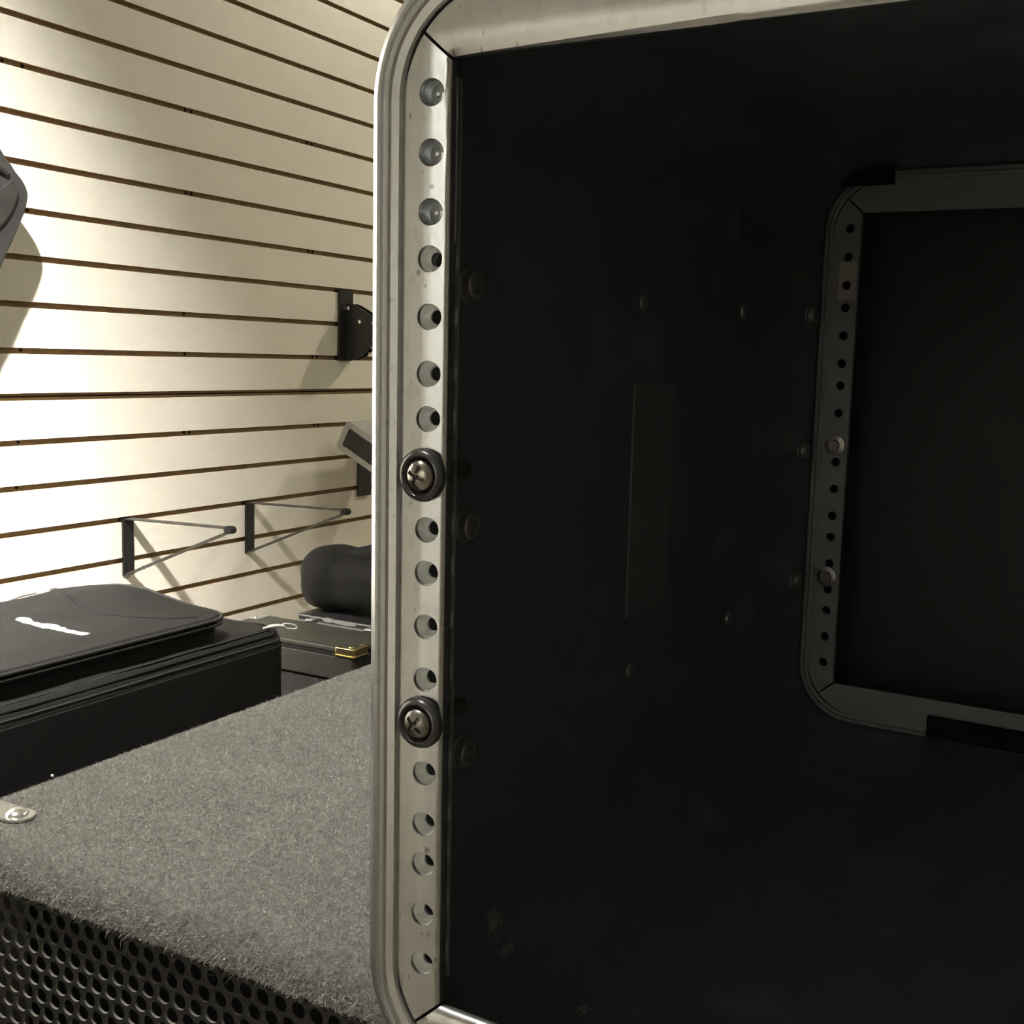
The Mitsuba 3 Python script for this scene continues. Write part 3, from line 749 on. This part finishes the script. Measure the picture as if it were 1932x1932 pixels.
bracket(1.2725, -0.3915, "black triangular shelf bracket nearer the padded bag, on the cream slatwall", True)
bracket(1.6060, -0.3930, "black triangular shelf bracket nearer the duffel bag, on the cream slatwall", False)

# ------------------------------------------------------------------ wall mounts further along
wm = thing("wall_mount", "black wall mount plate with rounded side disc and two silver screws, on the slatwall", "wall mount")
put(wm + "__wall_plate", bx(WALL_X + 0.0004, WALL_X + 0.006, 1.903, 1.953, -0.0935, 0.066) + bx(WALL_X - 0.0085, WALL_X + 0.005, 1.903, 1.953, 0.0615, 0.0660), "m_black_metal", False)
cheek = [(-1.4745, 0.036), (-1.4603, 0.0364), (-1.4483, 0.0329), (-1.4289, 0.0236), (-1.4110, 0.0142), (-1.392, -0.004), (-1.386, -0.024), (-1.392, -0.042), (-1.403, -0.056), (-1.4141, -0.0668), (-1.4228, -0.0749), (-1.4345, -0.084), (-1.4553, -0.0915), (-1.4745, -0.0915)]
for y in (1.9285, 1.9485):
    ck = put(wm + "__cheek", section(Polygon(cheek), y, y + 0.003), "m_black_metal", False)
    if y < 1.94:
        sm = lathe([(0, 0), (0.0052, 0), (0.0046, 0.0022), (0.0025, 0.0032), (0, 0.0034)], 16, "-y")
        for x, z in ((-1.4700, 0.0268), (-1.4373, -0.0039)):
            put(ck + "__screw", at(sm, x, y, z), "m_silver", 40, label="silver screw head")
        for k_ in range(5):
            a_ = math.radians(-62 + 24 * k_)
            put(ck + "__hole", at(lathe([(0, 0), (0.0022, 0), (0.0022, 0.0006), (0, 0.0006)], 12, "-y"), -1.432 + 0.034 * math.cos(a_ * 0.8), y, -0.033 + 0.047 * math.sin(a_)), "m_laminate", False)

sp_ = thing("speaker", "tilted silver-grey speaker box with dark inset side panel, on black wall bracket", "speaker")
u_, w_ = np.array([0.893, -0.450]), np.array([0.450, 0.893])
A0 = np.array([-1.4395, -0.2820])                    # lower corner next to the wall, in (x, z)


def side_poly(i0, i1, j0, j1, r):
    q = rrect(i0, i1, j0, j1, r, 8)
    return [tuple(A0 + u_ * a + w_ * b) for a, b in q]


L_ = 0.155
hull = section(Polygon(side_poly(0, L_, -0.004, 0.066, 0.011)), 1.85, 2.06)
recess_ = section(Polygon(side_poly(0.0135, L_ - 0.0135, 0.0095, 0.0525, 0.0035)), 1.84, 1.8535)
put(sp_ + "__housing", hull - recess_, "m_box_silver", 30)
put(sp_ + "__side_panel", section(Polygon(side_poly(0.0130, L_ - 0.0130, 0.0090, 0.0530, 0.0035)), 1.8530, 1.8545), "m_black_metal", False, label="dark inset panel")
put(sp_ + "__bracket", bx(WALL_X + 0.0004, WALL_X + 0.006, 1.985, 2.035, -0.4130, -0.2520) + bx(WALL_X + 0.004, -1.405, 1.997, 2.022, -0.305, -0.270), "m_black_metal", False)

# ------------------------------------------------------------------ bag hanging at the left edge of the frame
hb = thing("hanging_bag", "dark grey bag hanging on the slatwall, cut off by the left edge", "bag")
OUT = [(0.9678, 0.2106), (0.9771, 0.2019), (0.9881, 0.1889), (0.9985, 0.1793), (1.0052, 0.1705), (1.0097, 0.159), (1.0085, 0.1483), (1.0052, 0.1365), (1.0009, 0.1255), (0.9937, 0.1113), (0.9854, 0.0937), (0.9751, 0.075), (0.9681, 0.0636),
       (0.963, 0.053), (0.9473, 0.0232), (0.9214, -0.0182), (0.8696, -0.0596), (0.7971, -0.0803), (0.735, -0.0389), (0.7142, 0.0854), (0.735, 0.2304), (0.7971, 0.3029), (0.88, 0.2977), (0.9317, 0.2563)]
OUT = np.array(OUT)
loops = []
ctr = np.array([0.87, 0.116])
for x, s in ((-1.468, 0.80), (-1.460, 0.92), (-1.448, 0.98), (-1.428, 1.0), (-1.412, 0.995), (-1.400, 0.965), (-1.392, 0.91)):
    q = ctr + (OUT - ctr) * s
    loops.append(np.column_stack([np.full(len(q), x), q]))
m = loft(loops)
if m.volume < 0:
    m.invert()
put(hb + "__body", m, "m_bag_dark", 40)
INN = np.array([(0.9214, 0.1579), (0.9423, 0.1646), (0.9515, 0.1604), (0.9631, 0.1698), (0.9708, 0.1749), (0.9763, 0.1638), (0.9778, 0.1536), (0.9737, 0.1412), (0.9646, 0.1227), (0.9517, 0.107), (0.9402, 0.0963), (0.911, 0.0595), (0.8385, 0.0336), (0.7867, 0.1061), (0.8385, 0.1682)])
ic = INN.mean(0)
loops = [np.column_stack([np.full(len(INN), x), ic + (INN - ic) * s]) for x, s in ((-1.394, 1.0), (-1.3895, 1.0), (-1.3865, 0.97), (-1.3855, 0.90))]
m = loft(loops)
if m.volume < 0:
    m.invert()
put(hb + "__front_panel", m, "m_bag_grey", 35, label="lighter grey front panel")
strap = tube([(-1.391, 0.960, 0.181), (-1.390, 0.945, 0.190), (-1.392, 0.92, 0.200), (-1.396, 0.89, 0.224)], [0.006, 0.008, 0.008, 0.008], 8)
put(hb + "__strap", strap, "m_bag_grey", 40)
hk = tube([(WALL_X - 0.008, 0.84, 0.3085), (WALL_X + 0.02, 0.84, 0.3085), (WALL_X + 0.07, 0.84, 0.3060)], 0.004, 8)
hook = thing("wall_hook", "thin black hook holding the hanging bag, mostly out of the frame", "hook")
put(hook + "__rod", hk, "m_black_metal", 50)
